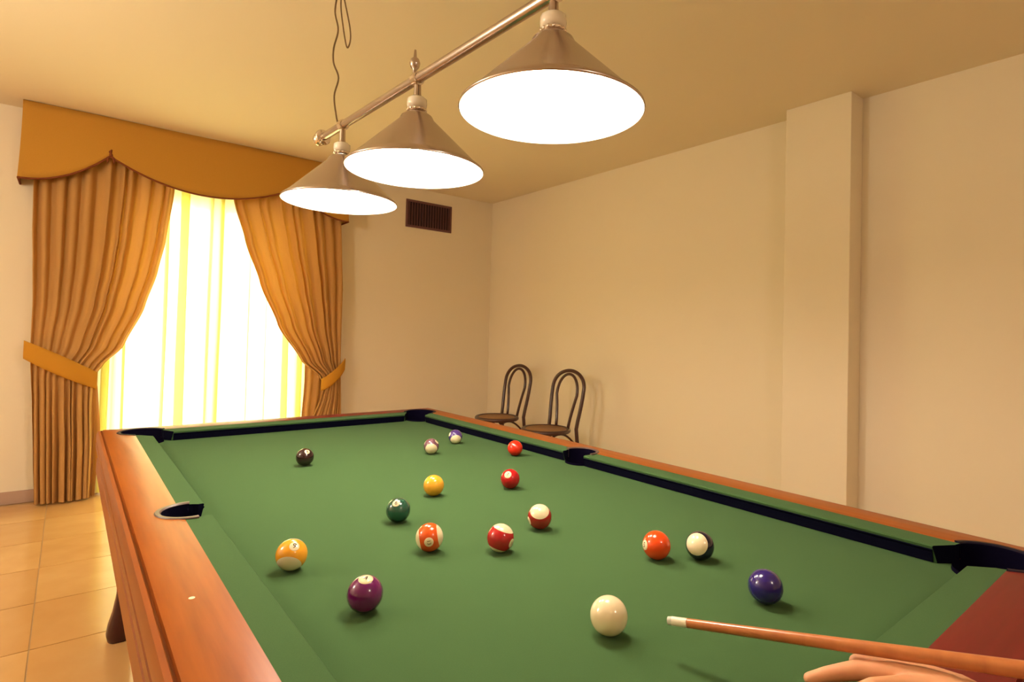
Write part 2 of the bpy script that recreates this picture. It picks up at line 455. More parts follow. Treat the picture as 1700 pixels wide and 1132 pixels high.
for side in (0, nx):           # returns to the wall
    prev = gf[side]
    nxt = [b.verts.new((v.co.x, YW - 0.002, v.co.z)) for v in prev]
    for j in range(nz): b.faces.new((prev[j], nxt[j], nxt[j + 1], prev[j + 1]))
vo = obj('valance_cloth', b, M_VAL, vl, smooth=True, angle=40)
sd = vo.modifiers.new('thick', 'SOLIDIFY'); sd.thickness = 0.006; sd.offset = 1
path = [Vector((edge[0].x, YW - 0.01, edge[0].z))] + edge + [Vector((edge[-1].x, YW - 0.01, edge[-1].z))]
obj('piping', tube(BM(), [p + Vector((0, -0.004, 0)) for p in path], 0.0065, 8), M_PIPE, vl, smooth=True)
for px in (-0.074, 1.175):     # small knotted bows at the peaks
    b = BM(); zc = val_bottom(px) + T
    lathe(b, [(0, -0.016), (0.011, -0.010), (0.014, 0), (0.011, 0.010), (0, 0.016)], (px, 4.635, zc + 0.01), 14)
    for s in (-1, 1):
        tube(b, [Vector((px, 4.633, zc + 0.008)), Vector((px + s * 0.016, 4.628, zc - 0.012)), Vector((px + s * 0.020, 4.63, zc - 0.045))], [0.007, 0.009, 0.004], 8)
    tube(b, [Vector((px, 4.633, zc + 0.01)), Vector((px - 0.004, 4.63, zc + 0.034)), Vector((px + 0.004, 4.633, zc + 0.05))], [0.008, 0.010, 0.004], 8)
    obj('bow', b, M_PIPE, vl, smooth=True)
# rail behind the valance
obj('curtain_rail', box(BM(), -0.52, 1.62, 4.765, 4.785, 1.81 + T, 1.84 + T), M_ALU, vl)

# sheer behind, with pleats that fold over themselves
sh = thing('sheer_curtain', 'pale yellow sheer glowing in the window between the ochre curtains', 'curtain', (0.6, 4.83, 0))
b = BM(); rnd = random.Random(5)
ctrl = []; x = -0.42
pleats = [(-0.05, 0.04), (0.06, 0.016), (0.31, 0.022), (0.42, 0.060), (0.60, 0.022), (0.675, 0.030), (0.90, 0.012), (1.04, 0.012), (1.20, 0.050), (1.32, 0.04)]
for c, wd_ in pleats:
    ctrl += [(c - 0.004 - 0.06, 0.0, 0.0), (c + wd_ * 0.5, -0.010, 1.0), (c - wd_ * 0.5, 0.0, 0.0), (c + wd_ * 0.5 + 0.002, 0.010, 0.0)]
ctrl = [(-0.40, 0, 0)] + ctrl + [(1.58, 0, 0)]
nz = 36; rows = []
for j in range(nz + 1):
    z = -T + 0.015 + (1.80 + T - 0.015) * j / nz; row = []
    for k in range(len(ctrl) - 1):
        for s in range(6):
            t = s / 6; t2 = t * t * (3 - 2 * t)
            xx = ctrl[k][0] + (ctrl[k + 1][0] - ctrl[k][0]) * t; yy = ctrl[k][1] + (ctrl[k + 1][1] - ctrl[k][1]) * t2
            xx += 0.008 * noise.noise(Vector((k * 1.7, z * 0.8, 2))) + 0.01 * noise.noise(Vector((xx * 2, z * 0.5, 7)))
            row.append(b.verts.new((xx, 4.822 + yy + 0.007 * sin(xx * 55 + z * 0.7), z + T)))
    rows.append(row)
for j in range(nz):
    for i in range(len(rows[0]) - 1): b.faces.new((rows[j][i], rows[j][i + 1], rows[j + 1][i + 1], rows[j + 1][i]))
obj('sheer_cloth', b, M_SHEER, sh, smooth=True)

# ------------------------------------------------------------------ bentwood chairs by the right wall
def arc_pts(f, n): return [Vector(f(i / n)) for i in range(n + 1)]
def make_chair():
    """faces -X; seat centre over the origin; seat top at 0.46 m"""
    t = thing('bentwood_chair', 'x', 'chair')
    SH = 0.465
    b = BM(); lathe(b, [(0, -0.012), (0.168, -0.012), (0.175, -0.004), (0.168, 0.004), (0, 0.001)], (0, 0, SH - 0.004), 40)
    obj('seat', b, M_CANE, t, smooth=True)
    b = BM(); tube(b, [(0.190 * cos(a), 0.190 * sin(a), SH - 0.012) for a in [2 * pi * k / 48 for k in range(48)]], 0.018, 10, closed=True)
    obj('seat_ring', b, M_CHAIR, t, smooth=True)
    # outer hoop: rear legs and back in one bend
    def lean(z): return 0.186 + (0.085 * max(0, z - SH) / 0.5 + 0.05 * max(0, SH - z) / 0.46)
    pts = []
    for i in range(0, 9):
        z = 0.0 + i / 8 * SH; pts.append((lean(z), -0.170 - 0.012 * (1 - i / 8), z))
    for i in range(1, 6):
        z = SH + i / 5 * 0.32; pts.append((lean(z), -0.165 - 0.028 * sin(i / 5 * pi * 0.5), z))
    top0, hw, hh = SH + 0.32, 0.193, 0.155
    for i in range(1, 24):
        a = pi + pi * (-i / 24)
        z = top0 + hh * sin(a) ** 0.9 if sin(a) > 0 else top0
        pts.append((lean(z), hw * cos(a), z))
    mir = [(x, -y, z) for x, y, z in reversed(pts[:14])]
    pts += mir
    obj('back_hoop', tube(BM(), pts, 0.0160, 10), M_CHAIR, t, smooth=True)
    ip = []
    for i in range(0, 8):
        z = SH + i / 7 * 0.27; ip.append((lean(z) - 0.004, -0.075 - 0.050 * (i / 7) ** 1.4, z))
    for i in range(1, 20):
        a = pi - pi * i / 20; z = SH + 0.27 + 0.175 * sin(a) ** 0.9; ip.append((lean(z) - 0.004, 0.125 * cos(a), z))
    ip += [(x, -y, z) for x, y, z in reversed(ip[:8])]
    obj('inner_hoop', tube(BM(), ip, 0.0125, 10), M_CHAIR, t, smooth=True)
    for s in (-1, 1):
        obj('leg', tube(BM(), [(-0.20, s * 0.172, 0), (-0.165, s * 0.150, 0.22), (-0.130, s * 0.125, SH - 0.02)], [0.010, 0.0145, 0.016], 10), M_CHAIR, t, smooth=True)
    b = BM(); tube(b, [(0.165 * cos(a), 0.165 * sin(a), 0.21) for a in [2 * pi * k / 36 for k in range(36)]], 0.010, 8, closed=True)
    obj('stretcher_ring', b, M_CHAIR, t, smooth=True)
    for s in (-1, 1):     # bent braces under the seat between the legs
        obj('brace', tube(BM(), arc_pts(lambda q: (0.175 - 0.31 * q, s * (0.158 - 0.02 * q), SH - 0.03 - 0.09 * (abs(2 * q - 1)) ** 2.0), 14), 0.009, 8), M_CHAIR, t, smooth=True)
    return t
def copy_tree(o, parent=None):
    c = o.copy(); COL.objects.link(c); c.parent = parent
    for ch in list(o.children): copy_tree(ch, c)
    return c
ch1 = make_chair()
ch1['label'] = 'bentwood chair farther along the right wall, nearer the room corner'; ch1['group'] = 'bentwood chairs along the right wall'
ch2 = copy_tree(ch1)
ch2['label'] = 'bentwood chair closer to the pier, half hiding behind the table rail'
ch1.location = (2.90, 4.00, 0); ch2.location = (2.86, 3.25, 0)

# ------------------------------------------------------------------ the pool table
tb = thing('pool_table', 'green cloth pool table with honey wood rails and six pockets', 'pool table', (W / 2, L / 2, 0))
CW, RT, NH, XO = 0.055, 0.040, 0.034, 0.110        # cushion width, rail top, nose height, wood width
PC = [(-0.026, -0.026, 0.072), (W + 0.026, -0.026, 0.072), (-0.026, L + 0.026, 0.072), (W + 0.026, L + 0.026, 0.072),
      (-0.038, L / 2, 0.056), (W + 0.038, L / 2, 0.056)]
cut = [(x, y, r, T - 0.6, T + 0.2) for x, y, r in PC]
cutrim = [(x, y, r + 0.010, T - 0.6, T + 0.2) for x, y, r in PC]
bed = obj('bed', box(BM(), -CW - 0.005, W + CW + 0.005, -CW - 0.005, L + CW + 0.005, T - 0.03, T), M_CLOTH, tb); carve(bed, cut)
bed['label'] = 'flat green baize playing surface'
# cushions: nose overhangs, ends mitred at the pockets
def cushion(p0, p1, inward, a0, a1):
    p0, p1, inward = Vector(p0), Vector(p1), Vector(inward); d = (p1 - p0).normalized()
    prof = [(0.0, NH + 0.0005), (0.002, NH + 0.003), (CW, RT), (CW, 0.001), (0.009, 0.001), (0.003, NH - 0.010)]
    ends = []
    for p, s, a in ((p0, -1, a0), (p1, 1, a1)):
        ends.append([p - inward * q + d * (s * q * a) + Vector((0, 0, z)) for q, z in prof])
    b = BM(); mid = [[A.lerp(B, t) for A, B in zip(*ends)] for t in (0, 0.5, 1)]
    prism(b, mid)
    o = obj('cushion', b, [M_CLOTH], tb)
    near = [c for c in cut if min((Vector((c[0], c[1], T)) - p0).length, (Vector((c[0], c[1], T)) - p1).length) < 0.16]
    carve(o, near)
    # near-black strip under the nose; cushion ends get the same colour
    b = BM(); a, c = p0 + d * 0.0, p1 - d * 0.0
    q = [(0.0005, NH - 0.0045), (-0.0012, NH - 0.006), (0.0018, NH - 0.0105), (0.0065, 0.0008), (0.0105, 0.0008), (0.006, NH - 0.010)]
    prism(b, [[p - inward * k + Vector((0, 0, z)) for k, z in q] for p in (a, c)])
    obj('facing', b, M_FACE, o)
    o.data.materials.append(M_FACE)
    rl = root_loc(tb)
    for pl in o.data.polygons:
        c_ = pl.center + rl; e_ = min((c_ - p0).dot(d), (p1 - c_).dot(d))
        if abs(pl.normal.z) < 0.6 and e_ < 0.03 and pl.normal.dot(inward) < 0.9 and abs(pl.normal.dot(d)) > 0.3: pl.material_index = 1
    return o
g, sg = 0.074, 0.053
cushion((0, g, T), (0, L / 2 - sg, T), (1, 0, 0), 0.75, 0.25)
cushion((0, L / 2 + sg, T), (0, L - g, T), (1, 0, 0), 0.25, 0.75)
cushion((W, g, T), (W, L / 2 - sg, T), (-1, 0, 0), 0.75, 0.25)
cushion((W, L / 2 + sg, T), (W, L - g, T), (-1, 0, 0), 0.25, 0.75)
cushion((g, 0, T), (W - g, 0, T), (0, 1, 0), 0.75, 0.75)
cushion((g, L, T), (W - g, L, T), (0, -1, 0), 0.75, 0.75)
# wooden rails with a rounded outer edge and moulded fascia
X_ = XO + CW
RP = [(CW, RT), (CW + 0.012, RT + 0.0015), (X_ - 0.026, RT + 0.001), (X_ - 0.018, RT - 0.001), (X_ - 0.0165, RT - 0.009), (X_ - 0.0135, RT - 0.009), (X_ - 0.011, RT - 0.004), (X_ - 0.004, RT - 0.007),
      (X_, RT - 0.017), (X_ + 0.001, 0.002), (X_ - 0.007, -0.001), (X_ - 0.007, -0.006), (X_ + 0.001, -0.009), (X_ + 0.001, -0.030), (X_ - 0.003, -0.048), (X_ - 0.018, -0.052), (X_ - 0.018, -0.060), (CW, -0.060)]
def rail(p0, p1, out, m, name='rail'):
    p0, p1, out = Vector(p0), Vector(p1), Vector(out); d = (p1 - p0).normalized(); b = BM()
    pr = [[p + out * q + d * (s * q) + Vector((0, 0, z + T)) for q, z in RP] for p, s in ((p0, -1), (p1, 1))]
    prism(b, [[A.lerp(B, t) for A, B in zip(*pr)] for t in (0, 0.25, 0.5, 0.75, 1)])
    o = obj(name, b, m, tb); carve(o, cutrim)
    for p in o.data.polygons: p.use_smooth = True
    o.data.set_sharp_from_angle(angle=radians(32))
    return o
e = 0.0004
rail((0, e, 0), (0, L - e, 0), (-1, 0, 0), M_WOOD)
rail((W, e, 0), (W, L - e, 0), (1, 0, 0), M_WOOD)
o = rail((e, 0, 0), (W - e, 0, 0), (0, -1, 0), M_WOODX); o['label'] = 'dark red wooden end rail'
rail((e, L, 0), (W - e, L, 0), (0, 1, 0), M_WOODX)
# lower apron band, set back under the rail
AP = [(0.10, -0.062), (XO + CW - 0.014, -0.062), (XO + CW - 0.004, -0.070), (XO + CW - 0.002, -0.120), (XO + CW - 0.010, -0.150), (XO + CW - 0.024, -0.165), (0.10, -0.165)]
def apron(p0, p1, out, m):
    p0, p1, out = Vector(p0), Vector(p1), Vector(out); d = (p1 - p0).normalized(); b = BM()
    prism(b, [[p + out * q + d * (s * q) + Vector((0, 0, z + T)) for q, z in AP] for p, s in ((p0, -1), (p1, 1))])
    return obj('apron', b, m, tb)
apron((0, e, 0), (0, L - e, 0), (-1, 0, 0), M_WOOD); apron((W, e, 0), (W, L - e, 0), (1, 0, 0), M_WOOD)
apron((e, 0, 0), (W - e, 0, 0), (0, -1, 0), M_WOODX); apron((e, L, 0), (W - e, L, 0), (0, 1, 0), M_WOODX)
obj('underframe', box(BM(), -0.09, W + 0.09, -0.09, L + 0.09, T - 0.16, T - 0.125), M_MAHO, tb)
# pockets: ring let into the wood, dark cup below
def pocket(x, y, r, face):
    fd = Vector(face).normalized(); a0 = math.atan2(fd.y, fd.x)
    corner = abs(fd.x * fd.y) > 0.1
    half = radians(112 if corner else 98)
    b = BM(); prof = [(r - 0.001, RT - 0.030), (r - 0.001, RT + 0.001), (r + 0.002, RT + 0.0035), (r + 0.0095, RT + 0.0035), (r + 0.0115, RT + 0.0016), (r + 0.0095, RT + 0.0008), (r + 0.0095, RT - 0.030)]
    n = 36; rings = []
    for k in range(n + 1):
        a = a0 + pi - half + 2 * half * k / n
        rings.append([Vector((x + q * cos(a), y + q * sin(a), z + T)) for q, z in prof])
    prism(b, rings)
    pk = obj('pocket', b, M_RIM if not corner else M_BLACK, tb, smooth=True, angle=30)
    b = BM(); lathe(b, [(r - 0.0012, RT - 0.002 - 0.03), (r - 0.002, -0.03), (r * 0.9, -0.075), (r * 0.55, -0.108), (0, -0.112)], (x, y, T), 36, close_ends=False)
    c = obj('cup', b, M_NET, pk, smooth=True)
    # back wall of the throat up to the ring
    b = BM(); rr = r - 0.0018; A = []; Bt = []
    for k in range(n + 1):
        a = a0 + pi - half + 2 * half * k / n
        A.append(b.verts.new((x + rr * cos(a), y + rr * sin(a), T - 0.03))); Bt.append(b.verts.new((x + rr * cos(a), y + rr * sin(a), T + RT)))
    for k in range(n): b.faces.new((A[k], A[k + 1], Bt[k + 1], Bt[k]))
    obj('throat', b, M_NET, pk, smooth=True)
for (x, y, r), f in zip(PC, ((1, 1, 0), (-1, 1, 0), (1, -1, 0), (-1, -1, 0), (1, 0, 0), (-1, 0, 0))): pocket(x, y, r, f)
# cabriole legs
def leg(cx, cy, sx, sy):
    b = BM(); out = Vector((sx, sy, 0)).normalized(); rings = []
    sec = [(T - 0.163, 0.056, 0.006), (T - 0.22, 0.054, 0.008), (T - 0.30, 0.044, 0.004), (T - 0.40, 0.033, -0.004), (T - 0.50, 0.028, -0.010),
           (T - 0.60, 0.029, -0.008), (T - 0.67, 0.034, 0.0), (T - 0.72, 0.041, 0.008), (T - 0.755, 0.043, 0.012), (T - 0.775, 0.040, 0.010), (0.0, 0.036, 0.008)]
    for z, r, o_ in sec:
        c = Vector((cx, cy, z)) + out * o_; ring = []
        for k in range(20):
            a = 2 * pi * k / 20; q = 1 / (abs(cos(a)) ** 4 + abs(sin(a)) ** 4) ** 0.25
            ring.append(c + Vector((cos(a) * r * q, sin(a) * r * q, 0)))
        rings.append(ring)
    prism(b, rings)
    return obj('leg', b, M_MAHO, tb, smooth=True, angle=45)
for cx, sx in ((-0.060, -1), (W + 0.060, 1)):
    for cy, sy in ((-0.11, -1), (L + 0.11, 1)): leg(cx, cy, sx, sy)
# the pale mark that shows on the left rail
def sight(x, y):
    b = BM(); lathe(b, [(0.0045, 0), (0.0045, 0.0006), (0, 0.0008)], (x, y, T + RT + 0.0012), 12); obj('sight', b, M_FERR, tb)
sight(-0.104, 0.675)

# ------------------------------------------------------------------ the balls
R = 0.0286
def text_mesh(s, size):
    cu = bpy.data.curves.new('num', 'FONT'); cu.body = s; cu.size = size; cu.align_x = 'CENTER'; cu.align_y = 'CENTER'; cu.resolution_u = 3
    o = bpy.data.objects.new('num', cu); COL.objects.link(o)
    dg = bpy.context.evaluated_depsgraph_get(); dg.update()
    me = bpy.data.meshes.new_from_object(o.evaluated_get(dg)); bpy.data.objects.remove(o, do_unlink=True)
    return me
def rmat(name, c): return mat(name, c, 0.16, coat=0.5, coat_rough=0.03)
def ball(name, label, x, y, color, disc=None, axis=None, number=None, discr=20):
    t = thing(name, label, 'ball', (x, y, T + 0.0003), 'balls on the pool table'); c = Vector((x, y, T + R + 0.0003))
    m = rmat(name + '_resin', color) if color else M_IVORY
    X = Vector(disc).normalized() if disc else Vector((1, 0, 0))
    if axis:
        Z = Vector(axis).normalized()
        X = (X - Z * X.dot(Z)).normalized()
    else:
        up = Vector((0, 0, 1)) if abs(X.z) < 0.9 else Vector((0.627, 0.779, 0))
        Z = (up - X * up.dot(X)).normalized()
    Y = Z.cross(X)
    Q = Matrix((X, Y, Z)).transposed()
    bandl = 40
    lats = [-90, -80, -70, -60, -50, -bandl, -30, -20, -10, 0, 10, 20, 30, bandl, 50, 60, 70, 80, 90]
    prof = [(R * cos(radians(a)) if abs(a) < 90 else 0, R * sin(radians(a))) for a in lats]
    mi = [1 if (axis and (lats[i] >= bandl or lats[i + 1] <= -bandl)) else 0 for i in range(len(lats) - 1)]
    b = BM(); lathe(b, prof, (0, 0, 0), 40, close_ends=False, mi=mi)
    bmesh.ops.transform(b, matrix=Matrix.Translation(c) @ Q.to_4x4(), verts=b.verts)
    sp = obj('sphere', b, [m, M_IVORY], t, smooth=True)
    if disc and number is not None:
        b = BM(); pr = [(0, 1.004 * R)] + [(1.004 * R * sin(radians(a)), 1.004 * R * cos(radians(a))) for a in (5, 10, 15, discr)] + [(0.998 * R * sin(radians(discr + .3)), 0.998 * R * cos(radians(discr + .3)))]
        lathe(b, pr, (0, 0, 0), 28, axis=X, close_ends=False)
        bmesh.ops.translate(b, vec=c, verts=b.verts)
        d = obj('number_disc', b, M_IVORY, t, smooth=True)
        me = text_mesh(number, 0.0145 if len(number) == 1 else 0.0105)
        b = BM(); b.from_mesh(me); bmesh.ops.triangulate(b, faces=b.faces); bmesh.ops.subdivide_edges(b, edges=b.edges, cuts=2, use_grid_fill=True)
        for v in b.verts:
            dd = (X + Y * (v.co.x / R) + Z * (v.co.y / R)).normalized(); v.co = c + dd * (R * 1.012)
        obj('number', b, M_NUM, d)
    return t
ball('cue_ball', 'plain ivory cue ball in front of the cue tip', 0.394, 0.2807, None)
ball('purple_ball', 'solid purple ball with the number 4 on a pale disc on top', 0.1243, 0.5629, (0.13, 0.004, 0.095), (-0.075, -0.211, 0.975), None, '4', 24)
ball('yellow_striped_ball', 'yellow striped ball by the left cushion showing its number', 0.0781, 0.7944, (0.85, 0.36, 0.02), (-0.039, -0.654, 0.755), (0.419, 0.686, 0.595), '9', 18)
ball('orange_striped_ball', 'ball with an upright orange stripe between ivory sides, low number disc', 0.3352, 0.7285, (0.75, 0.09, 0.01), (-0.507, -0.862, -0.02), (0.83, -0.52, 0.202), '13', 19)
ball('red_striped_ball', 'red striped ball with a slanting ivory cap on its upper right', 0.4546, 0.6416, (0.42, 0.006, 0.012), (0.387, -0.903, -0.185), (0.277, -0.13, 0.952), '11', 19)
ball('maroon_striped_ball', 'dark red striped ball with an ivory cap facing up, right of centre', 0.6122, 0.7004, (0.34, 0.008, 0.008), (-0.95, 0.267, -0.163), (-0.382, -0.408, 0.829), '15', 19)
ball('orange_ball', 'solid vivid orange ball beside the black and ivory one', 0.6941, 0.4252, (0.80, 0.065, 0.006), (-0.926, 0.369, 0.083), None, '5', 20)
ball('navy_striped_ball', 'navy striped ball whose broad ivory cap faces left', 0.7662, 0.3709, (0.008, 0.006, 0.03), (0.527, 0.123, 0.841), (-0.881, -0.225, 0.415))
ball('blue_ball', 'solid deep blue ball nearest the right front pocket', 0.6921, 0.1901, (0.018, 0.006, 0.13))
ball('green_ball', 'solid dark green ball with a dull disc near its top', 0.3633, 0.9292, (0.012, 0.075, 0.045), (-0.436, -0.461, 0.773), None, '6', 18)
ball('yellow_ball', 'solid plain yellow ball near the middle of the table', 0.5435, 1.0758, (0.85, 0.40, 0.03))
ball('crimson_ball', 'solid crimson ball with a pale disc on its upper left', 0.7672, 1.0171, (0.42, 0.006, 0.010), (-0.66, -0.421, 0.622), None, '7', 22)
ball('red_ball', 'solid bright red ball close to the right cushion', 1.0593, 1.3693, (0.65, 0.022, 0.008))
ball('purple_striped_ball', 'small far ball, dull purple above and ivory below', 0.8103, 1.561, (0.16, 0.07, 0.10), (0.537, -0.521, 0.663), (-0.471, -0.817, -0.331), '12', 17)
ball('violet_striped_ball', 'farthest ball, blue violet stripe above an ivory cap', 0.9935, 1.6855, (0.07, 0.035, 0.20), (-0.915, 0.167, 0.367), (-0.382, -0.803, -0.457), '14', 17)
ball('black_ball', 'solid brownish black ball alone toward the window end', 0.364, 1.618, (0.022, 0.006, 0.008), (0.03, -0.667, 0.744), None, '8', 17)

# ------------------------------------------------------------------ triple billiard lamp
lp = thing('billiard_lamp', 'chrome bar lamp with three metal cone shades hung over the table', 'lamp', (0.516, 1.19, 1.2 + T))
def barpt(y):      # bar centre line
    t = (y - 0.62) / (1.705 - 0.62)
    return Vector((0.543 - 0.056 * t, y, 1.205 - 0.004 * t + T))
b = BM(); tube(b, [barpt(0.36), barpt(1.0), barpt(1.88)], 0.0145, 16); obj('bar', b, M_METAL, lp, smooth=True, angle=40)
d = (barpt(1.9) - barpt(1.0)).normalized()
for c, s in ((barpt(1.88), 1), (barpt(0.36), -1)):
    b = BM(); lathe(b, [(0, -0.004), (0.026, -0.004), (0.030, 0.004), (0.026, 0.012), (0.012, 0.016), (0.012, 0.026), (0.020, 0.032), (0.024, 0.044), (0.018, 0.056), (0, 0.062)], c, 24, axis=d * s)
    obj('finial', b, M_CHROME, lp, smooth=True)
rims = [(0.543, 0.616, 0.942 + T), (0.516, 1.190, 0.930 + T), (0.487, 1.705, 0.917 + T)]
for (x, y, z) in rims:
    top = barpt(y); rr = 0.2
    apex = z + 0.185
    b = BM()
    lathe(b, [(rr, 0), (rr + 0.0025, 0.002), (rr + 0.0018, 0.006), (rr - 0.020, 0.023), (0.052, 0.148), (0.046, 0.160), (0.033, 0.170), (0.020, 0.174)], (x, y, z), 64, close_ends=False)
    sd_ = obj('shade', b, M_METAL, lp, smooth=True)
    b = BM()
    lathe(b, [(rr, 0.0), (rr - 0.0025, 0.003), (rr - 0.022, 0.020), (0.049, 0.146), (0.020, 0.168), (0, 0.169)], (x, y, z), 64, close_ends=False)
    obj('shade_lining', b, M_SHADEIN, sd_, smooth=True)
    b = BM(); lathe(b, [(0, 0.1745), (0.022, 0.1745), (0.027, 0.178), (0.027, 0.183), (0.022, 0.186), (0, 0.186)], (x, y, z), 28)
    for k in range(14):
        a_ = 2 * pi * k / 14; lathe(b, [(0, -0.004), (0.003, -0.0028), (0.004, 0), (0.003, 0.0028), (0, 0.004)], (x + 0.0265 * cos(a_), y + 0.0265 * sin(a_), z + 0.1805), 8)
    cl_ = obj('collar', b, M_CHROME, lp, smooth=True, angle=50)
    b = BM(); lathe(b, [(0, 0.187), (0.023, 0.187), (0.0285, 0.191), (0.0295, 0.200), (0.0285, 0.212), (0.022, 0.217), (0, 0.2175)], (x, y, z), 28)
    obj('socket_cup', b, M_PORC, lp, smooth=True, angle=60)
    b = BM(); lathe(b, [(0, 0.218), (0.013, 0.218), (0.011, 0.228), (0.010, top.z - z - 0.0150), (0, top.z - z - 0.0150)], (x, y, z), 20)
    obj('stem', b, M_METAL, lp, smooth=True, angle=50)
    b = BM(); lathe(b, [(0.0150, -0.012), (0.0195, -0.010), (0.0195, 0.010), (0.0150, 0.012)], top, 24, axis=d, close_ends=False); obj('clamp_ring', b, M_CHROME, lp, smooth=True, angle=40)
    b = BM(); lathe(b, [(0, 0.058), (0.020, 0.064), (0.031, 0.085), (0.030, 0.105), (0.016, 0.135), (0.013, 0.175), (0, 0.176)], (x, y, z), 24)
    obj('bulb', b, M_BULB, lp, smooth=True)
    light('lamp_light', 'POINT', (x, y, z + 0.030), LAMP_POWER, LAMP_COLOR, 0.035)
# small hook knob on the middle of the bar
p = barpt(1.205) + Vector((0, 0, 0.0145))
b = BM(); lathe(b, [(0.007, -0.004), (0.006, 0.018), (0.013, 0.026), (0.016, 0.038), (0.012, 0.050), (0.005, 0.056), (0.003, 0.078), (0, 0.080)], p, 18); obj('knob', b, M_METAL, lp, smooth=True)
# the hanging cords
cz = T
b = BM()
cp = [(0.484, 1.745, 1.217), (0.479, 1.752, 1.245), (0.470, 1.755, 1.319), (0.480, 1.745, 1.386), (0.464, 1.756, 1.441), (0.463, 1.757, 1.496), (0.474, 1.748, 1.564), (0.463, 1.755, 1.63), (0.468, 1.749, 1.70), (0.478, 1.748, 1.78), (0.472, 1.75, 1.85), (0.474, 1.75, 1.9235)]
def smoothpath(cp, n=6):
    cp = [Vector(p) for p in cp]; out = []
    for i in range(len(cp) - 1):
        p0, p1, p2, p3 = cp[max(i - 1, 0)], cp[i], cp[i + 1], cp[min(i + 2, len(cp) - 1)]
        for k in range(n):
            t = k / n
            out.append(0.5 * ((2 * p1) + (-p0 + p2) * t + (2 * p0 - 5 * p1 + 4 * p2 - p3) * t * t + (-p0 + 3 * p1 - 3 * p2 + p3) * t ** 3))
    return out + [cp[-1]]
tube(b, [p + Vector((0, 0, T)) for p in smoothpath(cp)], 0.0032, 8)
obj('cord', b, M_CORD, lp, smooth=True)
b = BM(); lp2 = [(0.470, 1.75, 1.86), (0.482, 1.742, 1.76), (0.478, 1.740, 1.66), (0.486, 1.736, 1.585), (0.497, 1.729, 1.515), (0.504, 1.725, 1.500), (0.511, 1.721, 1.53), (0.507, 1.722, 1.58), (0.492, 1.732, 1.66), (0.476, 1.742, 1.75), (0.474, 1.748, 1.87)]
tube(b, [p + Vector((0, 0, T)) for p in smoothpath(lp2)], 0.0028, 8); obj('cord_loop', b, M_CORD, lp, smooth=True)
b = BM(); tube(b, [barpt(0.66) + Vector((0, 0, 0.012)), Vector((0.535, 0.665, 1.5 + T)), Vector((0.541, 0.66, 1.9235 + T))], 0.0032, 8); obj('cord', b, M_CORD, lp, smooth=True)
for x, y in ((0.474, 1.75), (0.541, 0.66)):
    b = BM(); lathe(b, [(0, -0.03), (0.02, -0.028), (0.045, -0.008), (0.048, -0.0005), (0, -0.0005)], (x, y, CZ), 28); obj('ceiling_cup', b, M_METAL, lp, smooth=True)

# ------------------------------------------------------------------ unseen fill light added behind the camera to brighten the walls
cl = thing('rear_fill_light', 'unseen round fill light added behind the viewer', 'fill light', (0.6, -1.7, CZ))
b = BM(); lathe(b, [(0, -0.001), (0.20, -0.001), (0.20, -0.035), (0.185, -0.04), (0, -0.04)], (0.6, -1.7, CZ), 40); obj('rim', b, M_CHROME, cl, smooth=True, angle=40)
b = BM(); lathe(b, [(0.18, -0.0405), (0.165, -0.075), (0.10, -0.10), (0, -0.108)], (0.6, -1.7, CZ), 40); obj('diffuser', b, M_FIX, cl, smooth=True)
light('rear_fill_point', 'POINT', (0.6, -1.7, CZ - 0.28), FILL_POWER, (1.0, 0.87, 0.74), 0.14)

pn = thing('left_fill_globe', 'unseen glowing fill globe added at the left side of the room', 'pendant lamp', (-1.55, 2.1, CZ))  # added glowing globe out of view, lifts walls and ceiling from the left
GR = 0.24
b = BM(); lathe(b, [(0, -0.001), (0.06, -0.001), (0.055, -0.02), (0.004, -0.03), (0.004, -0.40), (0.03, -0.405), (0.03, -0.43), (0, -0.43)], (-1.55, 2.1, CZ), 24); obj('flex', b, M_CHROME, pn, smooth=True, angle=40)
b = BM(); lathe(b, [(GR * sin(radians(a)) * (1 - 0.012 * (a // 6 % 2)), -0.65 + GR * cos(radians(a))) for a in range(12, 174, 6)] + [(0, -0.65 - GR)], (-1.55, 2.1, CZ), 32, close_ends=False)
obj('globe', b, emis('fill_globe_glow', (1.0, 0.90, 0.74), FILL_GLOW), pn, smooth=True)

# ------------------------------------------------------------------ the cue
tip = Vector((0.420, 0.191, 0.0500 + T)); cd = Vector((0.118, -0.367, 0.062)).normalized()
cu = thing('cue_stick', 'honey brown pool cue aimed at the cue ball across the end rail', 'cue', tip)
def seg(name, s0, s1, r0, r1, m, rs=None):
    b = BM(); n = 6
    tube(b, [tip + cd * (s0 + (s1 - s0) * k / n) for k in range(n + 1)], rs or [r0 + (r1 - r0) * k / n for k in range(n + 1)], 20)
    return obj(name, b, m, cu, smooth=True, angle=40)
def cr(s): return 0.0061 + 0.0078 * s
seg('tip', 0.0, 0.006, 0.0052, cr(0), M_TIP); seg('ferrule', 0.0062, 0.028, cr(0) + 0.0001, cr(0.02) + 0.0001, M_FERR)
seg('shaft', 0.0284, 0.74, cr(0.0284), cr(0.74), M_CUEW); seg('joint', 0.7404, 0.755, cr(0.75) + 0.0006, cr(0.75) + 0.0006, M_CHROME)
seg('butt', 0.7554, 1.44, cr(0.755), 0.0155, M_CUEB); seg('bumper', 1.4404, 1.46, 0.0150, 0.0125, M_BLACK)

